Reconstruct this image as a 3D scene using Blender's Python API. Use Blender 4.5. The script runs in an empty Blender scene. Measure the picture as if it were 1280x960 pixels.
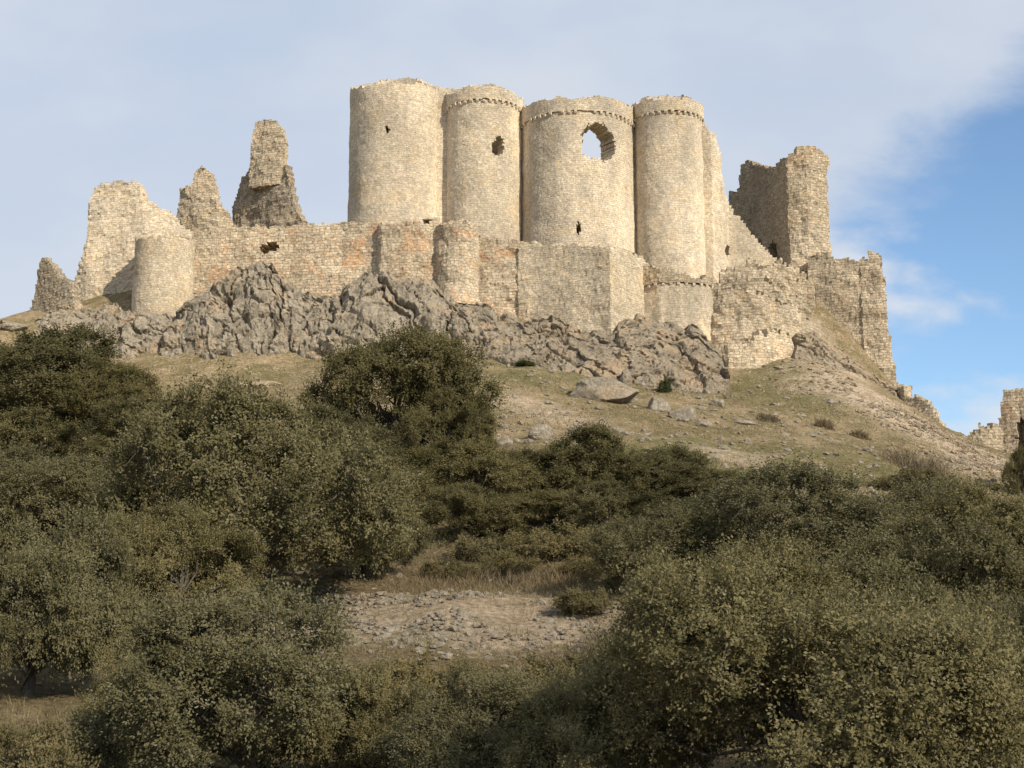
import bpy, bmesh, math, random
import numpy as np
from mathutils import Vector, Matrix
random.seed(3)
C = bpy.context.scene.collection
rad = math.radians
# ------------------------------------------------------------------ camera model
F = 1758.0
PT = math.atan(320.0 / F)
cp, sp = math.cos(PT), math.sin(PT)
CAM = np.array([0.0, 0.0, 1.7])
def P(px, py, Y):
    dx = (px - 640) / F; dy = (480 - py) / F
    k = Y / (cp - dy * sp)
    return np.array([dx * k, Y, CAM[2] + (sp + dy * cp) * k])
def zf(py, Y):
    dy = (480 - np.asarray(py, float)) / F
    return CAM[2] + Y * (sp + dy * cp) / (cp - dy * sp)
def proj(x, y, z):
    z = z - CAM[2]
    d = y * cp + z * sp
    u = -y * sp + z * cp
    return 640 + F * x / d, 480 - F * u / d
# ------------------------------------------------------------------ noise
def h3(ix, iy, iz, seed=0):
    with np.errstate(over='ignore'):
        n = (ix.astype(np.int64).astype(np.uint32) * np.uint32(374761393)) ^ (iy.astype(np.int64).astype(np.uint32) * np.uint32(668265263)) ^ (iz.astype(np.int64).astype(np.uint32) * np.uint32(2246822519)) ^ np.uint32((seed * 3266489917) & 0xffffffff)
        n = (n ^ (n >> np.uint32(13))) * np.uint32(1274126177)
        n = (n ^ (n >> np.uint32(15))) * np.uint32(2654435761)
        n = n ^ (n >> np.uint32(16))
    return (n & np.uint32(0xffffff)).astype(float) / 0xffffff
def vn(p, seed=0):
    i = np.floor(p); f = p - i; u = f * f * (3 - 2 * f)
    r = 0
    for a in (0, 1):
        for b in (0, 1):
            for c in (0, 1):
                w = (u[:, 0] if a else 1 - u[:, 0]) * (u[:, 1] if b else 1 - u[:, 1]) * (u[:, 2] if c else 1 - u[:, 2])
                r = r + w * h3(i[:, 0] + a, i[:, 1] + b, i[:, 2] + c, seed)
    return r * 2 - 1
def fbm(p, octv=4, seed=0, gain=.5, ridge=False):
    r = 0; a = 1; t = 0
    p = np.asarray(p, float)
    for o in range(octv):
        v = vn(p * (2.03 ** o) + 17.3 * o, seed + o)
        if ridge: v = 1 - 2.4 * np.abs(v)
        r = r + a * v; t += a; a *= gain
    return r / t * (1 if ridge else 1.5)
def worley(p, seed=0):
    i = np.floor(p)
    f1 = np.full(len(p), 9.0); f2 = f1.copy(); cr = np.zeros(len(p)); ct = np.zeros((len(p), 3))
    for a in (-1, 0, 1):
        for b in (-1, 0, 1):
            for c in (-1, 0, 1):
                j = i + np.array([a, b, c])
                q = j + np.stack([h3(j[:, 0], j[:, 1], j[:, 2], seed + k) for k in (1, 2, 3)], 1)
                d = np.linalg.norm(q - p, axis=1)
                near = d < f1
                f2 = np.where(near, f1, np.minimum(f2, d))
                cr = np.where(near, h3(j[:, 0], j[:, 1], j[:, 2], seed + 4), cr)
                ct = np.where(near[:, None], q, ct)
                f1 = np.where(near, d, f1)
    return f1, f2, cr, ct
def p3(x, y, z=0):
    x = np.asarray(x, float).ravel(); y = np.asarray(y, float).ravel()
    return np.stack([x, y, np.broadcast_to(np.asarray(z, float).ravel(), x.shape)], 1)
def sst(a, b, x):
    t = np.clip((x - a) / (b - a), 0, 1); return t * t * (3 - 2 * t)
def unit(v): return v / (np.linalg.norm(v, axis=-1, keepdims=True) + 1e-9)
# ------------------------------------------------------------------ object helpers
def mk(name, V, Fc, mat, parent=None, origin=None, uv=None, smooth=False, attr=None):
    V = np.asarray(V, float)
    if origin is not None: V = V - np.asarray(origin)
    Fc = np.asarray(Fc); k = Fc.shape[1]
    me = bpy.data.meshes.new(name)
    me.vertices.add(len(V)); me.vertices.foreach_set('co', V.ravel())
    me.loops.add(Fc.size); me.loops.foreach_set('vertex_index', Fc.ravel().astype(np.int32))
    me.polygons.add(len(Fc)); me.polygons.foreach_set('loop_start', (np.arange(len(Fc)) * k).astype(np.int32))
    if uv is not None:
        l = me.uv_layers.new(name='UVMap'); l.data.foreach_set('uv', uv[Fc.ravel()].ravel())
    if attr is not None:
        for an, av in attr.items():
            a = me.attributes.new(an, 'FLOAT_COLOR', 'POINT'); a.data.foreach_set('color', av.astype(np.float32).ravel())
    me.update(calc_edges=True); me.validate()
    me.polygons.foreach_set('use_smooth', np.full(len(me.polygons), smooth))
    me.materials.append(mat)
    o = bpy.data.objects.new(name, me); C.objects.link(o)
    if parent is not None: o.parent = parent
    return o
def empty(name, loc):
    o = bpy.data.objects.new(name, None); C.objects.link(o); o.location = loc; o.empty_display_size = .5
    return o
def tag(o, label=None, cat=None, group=None, kind=None):
    if label: o['label'] = label
    if cat: o['category'] = cat
    if group: o['group'] = group
    if kind: o['kind'] = kind
    return o
# ------------------------------------------------------------------ material helpers
class NT:
    def __init__(s, name):
        s.m = bpy.data.materials.new(name); s.m.use_nodes = True
        s.t = s.m.node_tree; s.t.nodes.remove(s.t.nodes['Principled BSDF'])
        s.b = s.n('ShaderNodeBsdfDiffuse'); s.b.inputs['Roughness'].default_value = .6
        s.t.links.new(s.b.outputs[0], s.t.nodes['Material Output'].inputs[0])
        s.tc = s.n('ShaderNodeTexCoord')
    def n(s, ty, **k):
        x = s.t.nodes.new(ty)
        for a, v in k.items(): setattr(x, a, v)
        return x
    def put(s, sock, v):
        if isinstance(v, bpy.types.NodeSocket): s.t.links.new(v, sock)
        elif isinstance(v, (tuple, list)) and len(v) == 3 and sock.type == 'RGBA': sock.default_value = (*v, 1)
        else: sock.default_value = v
    def noise(s, vec, scale, detail=4, rough=.55, out='Fac', dist=0):
        x = s.n('ShaderNodeTexNoise'); s.put(x.inputs['Vector'], vec)
        x.inputs['Scale'].default_value = scale; x.inputs['Detail'].default_value = detail; x.inputs['Roughness'].default_value = rough
        x.inputs['Distortion'].default_value = dist
        return x.outputs[out]
    def voro(s, vec, scale, feature='F1', out='Distance'):
        x = s.n('ShaderNodeTexVoronoi', feature=feature); s.put(x.inputs['Vector'], vec); x.inputs['Scale'].default_value = scale
        return x.outputs[out]
    def ramp(s, f, a, b, lo=0., hi=1.):
        x = s.n('ShaderNodeMapRange', interpolation_type='SMOOTHSTEP'); s.put(x.inputs[0], f)
        for i, v in zip((1, 2, 3, 4), (a, b, lo, hi)): x.inputs[i].default_value = v
        return x.outputs[0]
    def mix(s, f, a, b, mode='MIX'):
        x = s.n('ShaderNodeMix', data_type='RGBA', blend_type=mode)
        s.put(x.inputs[0], f); s.put(x.inputs[6], a); s.put(x.inputs[7], b)
        return x.outputs[2]
    def math(s, op, a, b=0., c=0.):
        x = s.n('ShaderNodeMath', operation=op); s.put(x.inputs[0], a); s.put(x.inputs[1], b); s.put(x.inputs[2], c)
        return x.outputs[0]
    def mapping(s, vec, scale):
        x = s.n('ShaderNodeMapping'); s.put(x.inputs[0], vec); x.inputs['Scale'].default_value = scale
        return x.outputs[0]
    def bump(s, h, strength=.5, dist=.1):
        x = s.n('ShaderNodeBump'); x.inputs['Strength'].default_value = strength; x.inputs['Distance'].default_value = dist
        s.put(x.inputs['Height'], h); s.t.links.new(x.outputs[0], s.b.inputs['Normal'])
    def col(s, c): s.put(s.b.inputs['Color'], c)
def mat_stone(name, c1, c2, mortar, warm, grey, warm_amt=.6, grey_amt=.6, bw=.40, bh=.19, msz=.02, bmp=.05, dark_amt=.3, var=.3, wlo=.5):
    s = NT(name); uv = s.tc.outputs['UV']; ob = s.tc.outputs['Object']
    nz = s.noise(uv, 1.8, 3, .6, 'Color')
    v = s.n('ShaderNodeVectorMath', operation='MULTIPLY_ADD'); s.put(v.inputs[0], nz); v.inputs[1].default_value = (.26, .10, 0); s.put(v.inputs[2], uv)
    br = s.n('ShaderNodeTexBrick'); s.put(br.inputs['Vector'], v.outputs[0])
    for k, a in (('Color1', c1), ('Color2', c2), ('Mortar', mortar)): s.put(br.inputs[k], a)
    br.inputs['Scale'].default_value = 1; br.inputs['Mortar Size'].default_value = msz; br.inputs['Mortar Smooth'].default_value = .5
    br.inputs['Brick Width'].default_value = bw; br.inputs['Row Height'].default_value = bh; br.inputs['Bias'].default_value = 0
    br.offset = .5; br.squash = .75; br.squash_frequency = 3
    g = s.ramp(s.noise(s.mapping(ob, (1, 1, .3)), .42, 6, .65), .42, .68, 0, grey_amt)
    c = s.mix(g, br.outputs['Color'], grey)
    w = s.ramp(s.noise(ob, .5, 6, .68, dist=.5), wlo, wlo + .16, 0, warm_amt)
    c = s.mix(w, c, warm)
    hs = s.n('ShaderNodeSeparateColor'); s.put(hs.inputs[0], s.voro(v.outputs[0], 4.8, 'F1', 'Color'))
    c = s.mix(var, c, s.ramp(hs.outputs[0], 0, 1, .62, 1.38), 'MULTIPLY')
    c = s.mix(.45, c, s.ramp(s.noise(ob, 5, 4, .7), .25, .75, .66, 1.34), 'MULTIPLY')
    c = s.mix(.7, c, s.ramp(s.noise(s.mapping(ob, (1, 1, .4)), .25, 5, .65), .3, .7, .68, 1.28), 'MULTIPLY')
    dk = s.ramp(s.noise(ob, 1.3, 5, .75), .6, .74, 0, dark_amt)
    c = s.mix(dk, c, (.17, .14, .10))
    s.col(c)
    h = s.math('ADD', s.math('MULTIPLY', br.outputs['Fac'], -.6), s.math('MULTIPLY', s.noise(ob, 4.5, 5, .7), 1.2))
    s.bump(h, .9, bmp)
    return s.m
def mat_rock(name, base, dark, warm, warm_lo=.49, lich=.48):
    s = NT(name); ob = s.tc.outputs['Object']
    n1 = s.noise(ob, .7, 8, .7)
    c = s.mix(s.ramp(n1, .35, .62), dark, base)
    c = s.mix(s.ramp(s.noise(ob, .35, 7, .68), warm_lo, warm_lo + .14, 0, .8), c, warm)
    c = s.mix(s.ramp(s.noise(ob, 3.2, 6, .75), .48, .7, 0, .6), c, (.59, .52, .42))
    c = s.mix(s.ramp(s.noise(ob, 1.1, 8, .8), .52, .66, 0, lich), c, (.17, .14, .105))
    c = s.mix(.5, c, s.ramp(s.noise(ob, 6, 5, .8), .3, .7, .55, 1.45), 'MULTIPLY')
    s.col(c)
    h = s.math('ADD', s.noise(s.mapping(ob, (1, 1, .7)), 1.8, 10, .82), s.math('MULTIPLY', s.voro(s.mapping(ob, (1, 1, .4)), 1.4, 'DISTANCE_TO_EDGE'), .35))
    s.bump(h, 1, .6)
    return s.m
M = {}
M['keep'] = mat_stone('keep_masonry', (.72, .62, .475), (.62, .53, .40), (.50, .425, .315), (.71, .555, .355), (.53, .47, .385), .55, .55)
M['outer'] = mat_stone('outer_wall_masonry', (.65, .55, .405), (.52, .425, .305), (.39, .31, .21), (.61, .385, .22), (.50, .44, .35), .75, .4, .44, .24, .028, .09, .42, .4, .50)
M['bastion'] = mat_stone('bastion_masonry', (.66, .565, .42), (.545, .46, .34), (.43, .36, .26), (.65, .50, .315), (.51, .445, .345), .5, .4, .40, .19, .022, .06, .35, .34)
M['dark'] = mat_stone('shaded_masonry', (.46, .385, .285), (.37, .305, .22), (.27, .22, .155), (.49, .375, .235), (.35, .305, .24), .5, .5, .44, .23, .03, .1, .5, .45)  # darker masonry copy with shade put into its colour
M['mid'] = mat_stone('weathered_masonry', (.63, .53, .39), (.50, .415, .30), (.38, .31, .215), (.62, .455, .28), (.46, .40, .31), .55, .4, .44, .23, .028, .09, .4, .42)
M['rock'] = mat_rock('limestone_rock', (.51, .445, .345), (.34, .29, .22), (.55, .41, .275))
M['rockb'] = mat_rock('brown_rock', (.49, .415, .315), (.33, .275, .20), (.53, .395, .26), .47)
M['rubble'] = mat_rock('warm_rubble_rock', (.55, .46, .34), (.41, .33, .235), (.58, .44, .29), .46, .3)
M['boulder'] = mat_rock('boulder_rock', (.52, .455, .36), (.39, .335, .255), (.50, .405, .29), .56, .35)
# ground
s = NT('hill_ground'); ob = s.tc.outputs['Object']
at = s.n('ShaderNodeAttribute', attribute_name='mask'); sc = s.n('ShaderNodeSeparateColor'); s.put(sc.inputs[0], at.outputs['Color'])
c = s.mix(s.ramp(s.noise(ob, .2, 8, .7), .38, .6), (.35, .265, .165), (.23, .185, .10))
c = s.mix(s.ramp(s.noise(s.mapping(ob, (1, 1, 2)), .5, 7, .72), .46, .64, 0, .85), c, (.17, .147, .072))
c = s.mix(s.ramp(s.noise(ob, 1.7, 6, .75), .52, .66, 0, .75), c, (.46, .37, .26))
pale = s.mix(s.ramp(s.noise(ob, 2.4, 5, .75), .4, .62), (.42, .33, .235), (.60, .49, .37))
c = s.mix(s.math('MULTIPLY', sc.outputs[0], s.ramp(s.noise(ob, .6, 6, .7), .30, .54)), c, pale)
c = s.mix(s.math('MULTIPLY', sc.outputs[1], s.ramp(s.noise(ob, .5, 6, .7), .36, .58, .05, .9)), c, (.15, .148, .062))
c = s.mix(s.math('MULTIPLY', sc.outputs[2], s.ramp(s.noise(ob, .8, 5, .7), .25, .55, .2, .9)), c, (.18, .14, .08))
st = s.ramp(s.voro(ob, 1.6), .10, .22, 1, 0)
st = s.math('MULTIPLY', st, s.ramp(s.noise(ob, .4, 4), .5, .6))
c = s.mix(st, c, (.50, .44, .35))
c = s.mix(.75, c, s.ramp(s.noise(ob, 6, 6, .8), .3, .7, .4, 1.6), 'MULTIPLY')
s.col(c); s.bump(s.math('ADD', s.noise(ob, 2.2, 8, .78), s.math('MULTIPLY', st, .4)), 1, .3)
M['ground'] = s.m
def mat_leaf(name, dk, lt, grey, trans=.28):
    s = NT(name)
    at = s.n('ShaderNodeAttribute', attribute_name='leafcol'); sc = s.n('ShaderNodeSeparateColor'); s.put(sc.inputs[0], at.outputs['Color'])
    c = s.mix(sc.outputs[0], dk, lt)
    c = s.mix(s.math('MULTIPLY', s.ramp(sc.outputs[1], .55, .95), .65), c, grey)
    oi = s.n('ShaderNodeObjectInfo')
    c = s.mix(1, c, s.mix(oi.outputs['Random'], (.90, .92, .94), (1.14, 1.10, 1.0)), 'MULTIPLY')
    s.col(c)
    tr = s.n('ShaderNodeBsdfTranslucent'); s.put(tr.inputs[0], c)
    mx = s.n('ShaderNodeMixShader'); mx.inputs[0].default_value = trans
    s.t.links.new(s.b.outputs[0], mx.inputs[1]); s.t.links.new(tr.outputs[0], mx.inputs[2])
    s.t.links.new(mx.outputs[0], s.t.nodes['Material Output'].inputs[0])
    return s.m
M['leaf'] = mat_leaf('holm_oak_leaves', (.102, .095, .044), (.232, .205, .105), (.31, .28, .18))
M['leaf_far'] = mat_leaf('dark_oak_leaves', (.083, .078, .034), (.185, .163, .078), (.245, .215, .125))
M['leaf_dry'] = mat_leaf('yellowing_leaves', (.12, .105, .05), (.22, .185, .09), (.27, .23, .14))
M['leaf_green'] = mat_leaf('green_shrub_leaves', (.055, .07, .027), (.12, .135, .055), (.14, .16, .075))
M['twig'] = mat_leaf('dry_twigs', (.14, .11, .07), (.25, .195, .125), (.26, .22, .15), .1)
M['grass'] = mat_leaf('dry_grass_blades', (.19, .152, .085), (.31, .25, .15), (.18, .17, .08), .2)
s = NT('oak_bark'); ob = s.tc.outputs['Object']
s.col(s.mix(s.noise(ob, 6, 6, .7), (.06, .05, .04), (.18, .155, .125))); s.bump(s.noise(s.mapping(ob, (8, 8, 2)), 2, 6), .8, .05)
M['bark'] = s.m
# ------------------------------------------------------------------ terrain
raw = [(0, 0, 0), (-12, 2, .3), (12, 2, -.2), (0, -15, -.5), (-30, 0, 1), (30, 0, -.5), (0, 10, 0), (-6, 18, .25), (6, 18, 0), (0, 18, .1), (-25, 20, 1.5), (25, 20, 0),
       (-60, 150, 16), (-30, 150, 18), (0, 150, 18), (30, 150, 15), (60, 150, 6), (-30, 138, 25), (0, 138, 27), (22, 138, 24), (-50, 130, 20), (45, 130, 9), (60, 115, 7), (-75, 100, 20), (62, 90, 6), (60, 60, 4), (-60, 60, 10), (-60, 30, 4), (60, 30, 1)]
gpx = [(640, 818, 30), (430, 800, 31), (850, 815, 30), (1200, 790, 32), (100, 790, 33), (600, 742, 39), (430, 742, 39), (760, 745, 40), (100, 700, 42), (1000, 745, 42), (1250, 740, 44),
       (700, 690, 49), (400, 680, 50), (1000, 680, 52), (0, 600, 62), (300, 590, 64), (500, 590, 66), (620, 575, 70), (900, 600, 69), (1080, 605, 70), (1250, 630, 76),
       (760, 555, 76), (640, 520, 85), (900, 545, 84), (1050, 560, 82), (1150, 590, 80), (200, 490, 95), (0, 460, 98), (400, 480, 95), (560, 470, 96), (640, 464, 99), (740, 482, 97), (850, 495, 97), (930, 492, 102),
       (200, 468, 105), (350, 460, 104.5), (500, 450, 104.5), (905, 492, 104), (945, 476, 107), (985, 452, 108.5),
       (1030, 458, 108), (1060, 468, 108.5), (1120, 494, 109.5), (1180, 533, 107), (1240, 566, 104), (1290, 575, 104), (1270, 600, 94), (1100, 520, 98), (1000, 508, 98),
       (100, 428, 111), (200, 412, 111.5), (300, 380, 112.5), (450, 378, 112.5), (600, 388, 113), (760, 420, 110), (880, 430, 112), (960, 420, 114), (1040, 432, 115.5), (1100, 470, 115),
       (0, 404, 112), (60, 402, 113), (-150, 425, 112), (200, 345, 121), (350, 330, 122), (500, 320, 124), (700, 340, 123), (850, 350, 121), (950, 350, 120), (1050, 370, 123),
       (1180, 610, 122), (1260, 640, 120), (1130, 560, 124), (0, 450, 125), (60, 430, 128)]
CPT = np.array(raw + [tuple(P(*g)) for g in gpx])
def tps(r2): return .5 * r2 * np.log(r2 + 1e-9)
_n = len(CPT); _xy = CPT[:, :2] / 50
_A = np.zeros((_n + 3, _n + 3)); _A[:_n, :_n] = tps(((_xy[:, None] - _xy[None]) ** 2).sum(-1)) + np.eye(_n) * 1e-4
_A[:_n, _n] = 1; _A[:_n, _n + 1:] = _xy; _A[_n, :_n] = 1; _A[_n + 1:, :_n] = _xy.T
_w = np.linalg.solve(_A, np.concatenate([CPT[:, 2], [0, 0, 0]]))
def H(x, y):
    x = np.atleast_1d(np.asarray(x, float)); y = np.atleast_1d(np.asarray(y, float))
    q = np.stack([x, y], 1) / 50
    z = np.zeros(len(x))
    for a in range(0, len(x), 20000):
        qq = q[a:a + 20000]
        z[a:a + 20000] = tps(((qq[:, None] - _xy[None]) ** 2).sum(-1)) @ _w[:_n] + _w[_n] + qq @ _w[_n + 1:]
    z = np.clip(z, -6, 40)
    d = np.maximum.reduce([np.abs(x) - 75, y - 152, -14 - y, np.zeros(len(x))])
    w = 1 - sst(0, 130, d)
    z = z * w - 3 * (1 - w)
    nz = .35 * fbm(p3(x * .13, y * .13), 3, 5) + .2 * fbm(p3(x * .6, y * .6), 4, 9, .6) * sst(12, 30, y)
    return z + nz * np.clip((y + 5) / 15, .2, 1)
def axis(a, b, st, far):
    d = list(np.arange(a, b + 1e-6, st)); k = st
    lo = [a]; hi = [b]
    while hi[-1] < far:
        k *= 1.35; hi.append(hi[-1] + k); lo.append(lo[-1] - k)
    return np.array(lo[1:][::-1] + d + hi[1:])
ax = axis(-72, 72, .5, 4000); ay = axis(-12, 150, .5, 4000)
GX, GY = np.meshgrid(ax, ay, indexing='ij'); nx, ny = GX.shape
gx, gy = GX.ravel(), GY.ravel(); gz = H(gx, gy)
def seg_dist(x, y, pts):
    d = np.full(len(x), 1e9)
    for a, b in zip(pts[:-1], pts[1:]):
        ab = b - a; t = np.clip(((x - a[0]) * ab[0] + (y - a[1]) * ab[1]) / (ab @ ab), 0, 1)
        d = np.minimum(d, np.hypot(x - a[0] - t * ab[0], y - a[1] - t * ab[1]))
    return d
def line2(l): return [P(*q)[:2] for q in l]
wob = 2.2 * fbm(p3(gx * .15, gy * .15), 4, 3)
scree = 1 - sst(1.0, 9, seg_dist(gx, gy, line2([(1060, 470, 106), (1130, 520, 104), (1190, 560, 98), (1255, 600, 90)])) + 1.6 * wob)
bank = 1 - sst(1.0, 4, seg_dist(gx, gy, line2([(1000, 400, 115), (1050, 440, 111)])) + wob * .5)
clear = 1 - sst(2.5, 5, seg_dist(gx, gy, line2([(470, 765, 35.5), (680, 770, 35.5)])) + wob * .4)
path = 1 - sst(.8, 3.0, seg_dist(gx, gy, line2([(620, 500, 90), (760, 535, 81), (900, 570, 76)])) + wob * .8)
leftpatch = 1 - sst(1.5, 4, seg_dist(gx, gy, line2([(80, 690, 43), (140, 700, 43)])) + wob * .4)
grs = 1 - sst(2, 7, seg_dist(gx, gy, line2([(640, 470, 98), (700, 480, 97)])) + wob)
grs1 = 1 - sst(.5, 6, seg_dist(gx, gy, line2([(930, 490, 103), (985, 455, 107), (1000, 490, 100)])) + wob)
grs2 = 1 - sst(2, 10, seg_dist(gx, gy, line2([(740, 580, 71), (900, 570, 76), (1050, 585, 76)])) + wob)
lit = (1 - sst(50, 70, gy + wob * 2))
rr = np.clip(np.maximum.reduce([scree, bank, clear * .75, path * .6, leftpatch * .8]), 0, 1)
mask = np.stack([rr, np.clip(np.maximum.reduce([grs * .7, grs1 * .9, grs2 * .9]), 0, 1) * (1 - rr), lit * (1 - rr), np.ones(len(gx))], 1)
I, J = np.meshgrid(np.arange(nx - 1), np.arange(ny - 1), indexing='ij'); I = I.ravel(); J = J.ravel()
gF = np.stack([I * ny + J, (I + 1) * ny + J, (I + 1) * ny + J + 1, I * ny + J + 1], 1)
tag(mk('ground', np.stack([gx, gy, gz], 1), gF, M['ground'], smooth=True, attr={'mask': mask}), 'dry grassy hillside rising to the castle rock', 'ground', kind='structure')
# ------------------------------------------------------------------ masonry shell builder
def circle(cpx, cpy, Y, r, a0=0, a1=360):
    c = P(cpx, cpy, Y)[:2]; n = max(16, int(abs(a1 - a0) / 6))
    a = np.radians(np.linspace(a0, a1, n + 1))
    return np.stack([c[0] + r * np.cos(a), c[1] + r * np.sin(a)], 1)
def ppath(l, py): return np.array([P(px, py, Y)[:2] for px, Y in l])
def shell(name, pts, zb, top, th, mat, parent=None, origin=None, holes=(), cell=.22, closed=False, rough=.01, low=.07, seed=1, batter=0., ragged=.22, gain=.45, jit=.1):
    rng = np.random.default_rng(seed)
    seg = np.hypot(*np.diff(pts, axis=0).T); cum = np.concatenate([[0], np.cumsum(seg)]); L = cum[-1]
    ns = max(3, int(round(L / cell))); s = np.linspace(0, L, ns + 1)
    xy = np.stack([np.interp(s, cum, pts[:, 0]), np.interp(s, cum, pts[:, 1])], 1)
    t = np.gradient(xy, axis=0)
    if closed: t[0] = t[-1] = xy[1] - xy[-2]
    t /= np.linalg.norm(t, axis=1)[:, None]; nrm = np.stack([t[:, 1], -t[:, 0]], 1)
    sc_ = (s[:-1] + s[1:]) / 2; cxy = (xy[:-1] + xy[1:]) / 2; cn = (nrm[:-1] + nrm[1:]) / 2
    if isinstance(top, (list, tuple)):
        tp = np.array(top, float)
        py = np.full(ns, tp[:, 1].mean())
        for _ in range(4):
            px, _d = proj(cxy[:, 0], cxy[:, 1], zf(py, cxy[:, 1])); py = np.interp(px, tp[:, 0], tp[:, 1])
        zt = zf(py, cxy[:, 1])
    else: zt = np.full(ns, float(top))
    zt = zt + ragged * (1.25 * fbm(p3(sc_ * .8, sc_ * 0), 4, seed, .6) + rng.uniform(-.4, .4, ns))
    nz = int(math.ceil((zt.max() - zb) / cell)) + 1
    zs = zb + np.arange(nz + 1) * cell; zc = zs[:-1] + cell / 2
    fill = zc[None, :] < zt[:, None]
    if holes:
        X = np.repeat(cxy[:, 0], nz).reshape(ns, nz); Yy = np.repeat(cxy[:, 1], nz).reshape(ns, nz); Z = np.tile(zc, ns).reshape(ns, nz)
        px, py = proj(X, Yy, Z); jig = rng.uniform(-jit, jit, (ns, nz))
        for hx, hy, rx, ry in holes:
            ins = ((px - hx) / rx) ** 2 + ((py - hy) / ry) ** 2 < 1 + jig
            fill &= ~(ins & (cn[:, 1] < .2)[:, None])
    nc = ns if closed else ns + 1
    NV = nc * (nz + 1)
    SX = np.repeat(s[:nc], nz + 1); ZZ = np.tile(zs, nc)
    bx = np.repeat(xy[:nc], nz + 1, axis=0); bn = np.repeat(nrm[:nc], nz + 1, axis=0); bt = np.repeat(t[:nc], nz + 1, axis=0)
    disp = low * fbm(np.stack([bx[:, 0] * .7, bx[:, 1] * .7, ZZ * .7], 1), 4, seed + 3, gain) + rough * rng.normal(0, 1, NV) + batter * np.clip(zt.max() - ZZ, 0, 99)
    jt = rng.uniform(-.32, .32, (NV, 2)) * cell
    zj = ZZ + jt[:, 1]
    fr = np.column_stack([bx + bn * disp[:, None] + bt * jt[:, :1], zj])
    bk = np.column_stack([bx - bn * (th + rough * rng.normal(0, 1, NV))[:, None] + bt * jt[:, :1], zj + rng.uniform(-.1, .1, NV)])
    V = np.concatenate([fr, bk]); uv = np.concatenate([np.stack([SX, ZZ], 1), np.stack([SX + th, ZZ + th * .5], 1)])
    ii, kk = np.nonzero(fill)
    def vi(i, k): return (i % nc) * (nz + 1) + k
    a, b, c_, d = vi(ii, kk), vi(ii + 1, kk), vi(ii + 1, kk + 1), vi(ii, kk + 1)
    fs = [np.stack([a, b, c_, d], 1), np.stack([d, c_, b, a], 1) + NV]
    def nb(di, dk):
        i2 = ii + di; k2 = kk + dk
        if closed: i2 = i2 % ns
        ok = (i2 >= 0) & (i2 < ns) & (k2 >= 0) & (k2 < nz)
        r = np.zeros(len(ii), bool); r[ok] = fill[i2[ok], k2[ok]]
        return ~r
    for di, dk, e0, e1 in ((1, 0, b, c_), (-1, 0, d, a), (0, 1, c_, d), (0, -1, a, b)):
        m_ = nb(di, dk)
        fs.append(np.stack([e0[m_], e0[m_] + NV, e1[m_] + NV, e1[m_]], 1))
    Fc = np.concatenate(fs)
    u, inv = np.unique(Fc.ravel(), return_inverse=True)
    return mk(name, V[u], inv.reshape(Fc.shape), mat, parent, origin, uv=uv[u])
cv = np.array([(-.11, 0, 0), (.11, 0, 0), (.11, -.18, .1), (-.11, -.18, .1), (-.11, 0, .26), (.11, 0, .26), (.11, -.2, .26), (-.11, -.2, .26), (-.11, -.07, -.02), (.11, -.07, -.02)])
cf = [(8, 9, 2, 3), (0, 1, 9, 8), (3, 2, 6, 7), (7, 6, 5, 4), (4, 5, 1, 0), (1, 5, 6, 2), (0, 3, 7, 4), (0, 8, 3), (1, 2, 9)]
corbel_me = None
def corbels(parent, origin, pts, z, step, mat):
    global corbel_me
    seg = np.hypot(*np.diff(pts, axis=0).T); cum = np.concatenate([[0], np.cumsum(seg)])
    for d in np.arange(step / 2, cum[-1], step):
        x, y = np.interp(d, cum, pts[:, 0]), np.interp(d, cum, pts[:, 1])
        x2, y2 = np.interp(d + .05, cum, pts[:, 0]), np.interp(d + .05, cum, pts[:, 1])
        if corbel_me is None:
            bm_ = bpy.data.meshes.new('corbel'); bm_.from_pydata([tuple(v) for v in cv], [], cf); bm_.materials.append(mat); corbel_me = bm_
        if random.random() < .07: continue
        o = bpy.data.objects.new('corbel', corbel_me); C.objects.link(o); o.parent = parent
        o.location = (x - origin[0], y - origin[1], z - origin[2] + .04 + random.uniform(-.04, .04)); o.rotation_euler = (0, 0, math.atan2(y2 - y, x2 - x) + random.uniform(-.1, .1))
        k = random.uniform(.8, 1.2); o.scale = (k, 1, k)
# ------------------------------------------------------------------ main keep
og = P(700, 345, 120)
keep = tag(empty('castle_keep', og), 'tall ruined castle keep with four pale round towers on the summit', 'castle')
zb_ = zf(365, 120)
tA = shell('round_tower', circle(496, 200, 121.5, 4.3), zb_, [(430, 112), (470, 106), (500, 105), (530, 104), (545, 110), (560, 115)], 1.3, M['keep'], keep, og, holes=[(484, 163, 2.8, 5.5)], closed=True, seed=11, ragged=.08)
tag(tA, 'leftmost smooth grey round tower without corbels')
shell('curtain_wall', ppath([(538, 119.4), (560, 119.4), (590, 119.4)], 200), zb_, [(535, 106), (548, 109), (575, 111), (590, 113)], 1.2, M['keep'], keep, og, seed=12, ragged=.12)
shell('curtain_wall', ppath([(632, 119.9), (650, 119.8), (675, 119.8)], 220), zb_, 1.0 * float(zf(136, 119.9)), 1.2, M['keep'], keep, og, seed=13)
shell('curtain_wall', ppath([(772, 119.8), (797, 119.6), (818, 119.6)], 220), zb_, 1.0 * float(zf(138, 119.8)), 1.2, M['keep'], keep, og, seed=14)
shell('inner_wall', ppath([(660, 122), (722, 122.4), (785, 122)], 300), zb_, float(zf(255, 122)), .8, M['dark'], keep, og, seed=15)  # wall added behind the slit to block the sky and keep it dark
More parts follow.
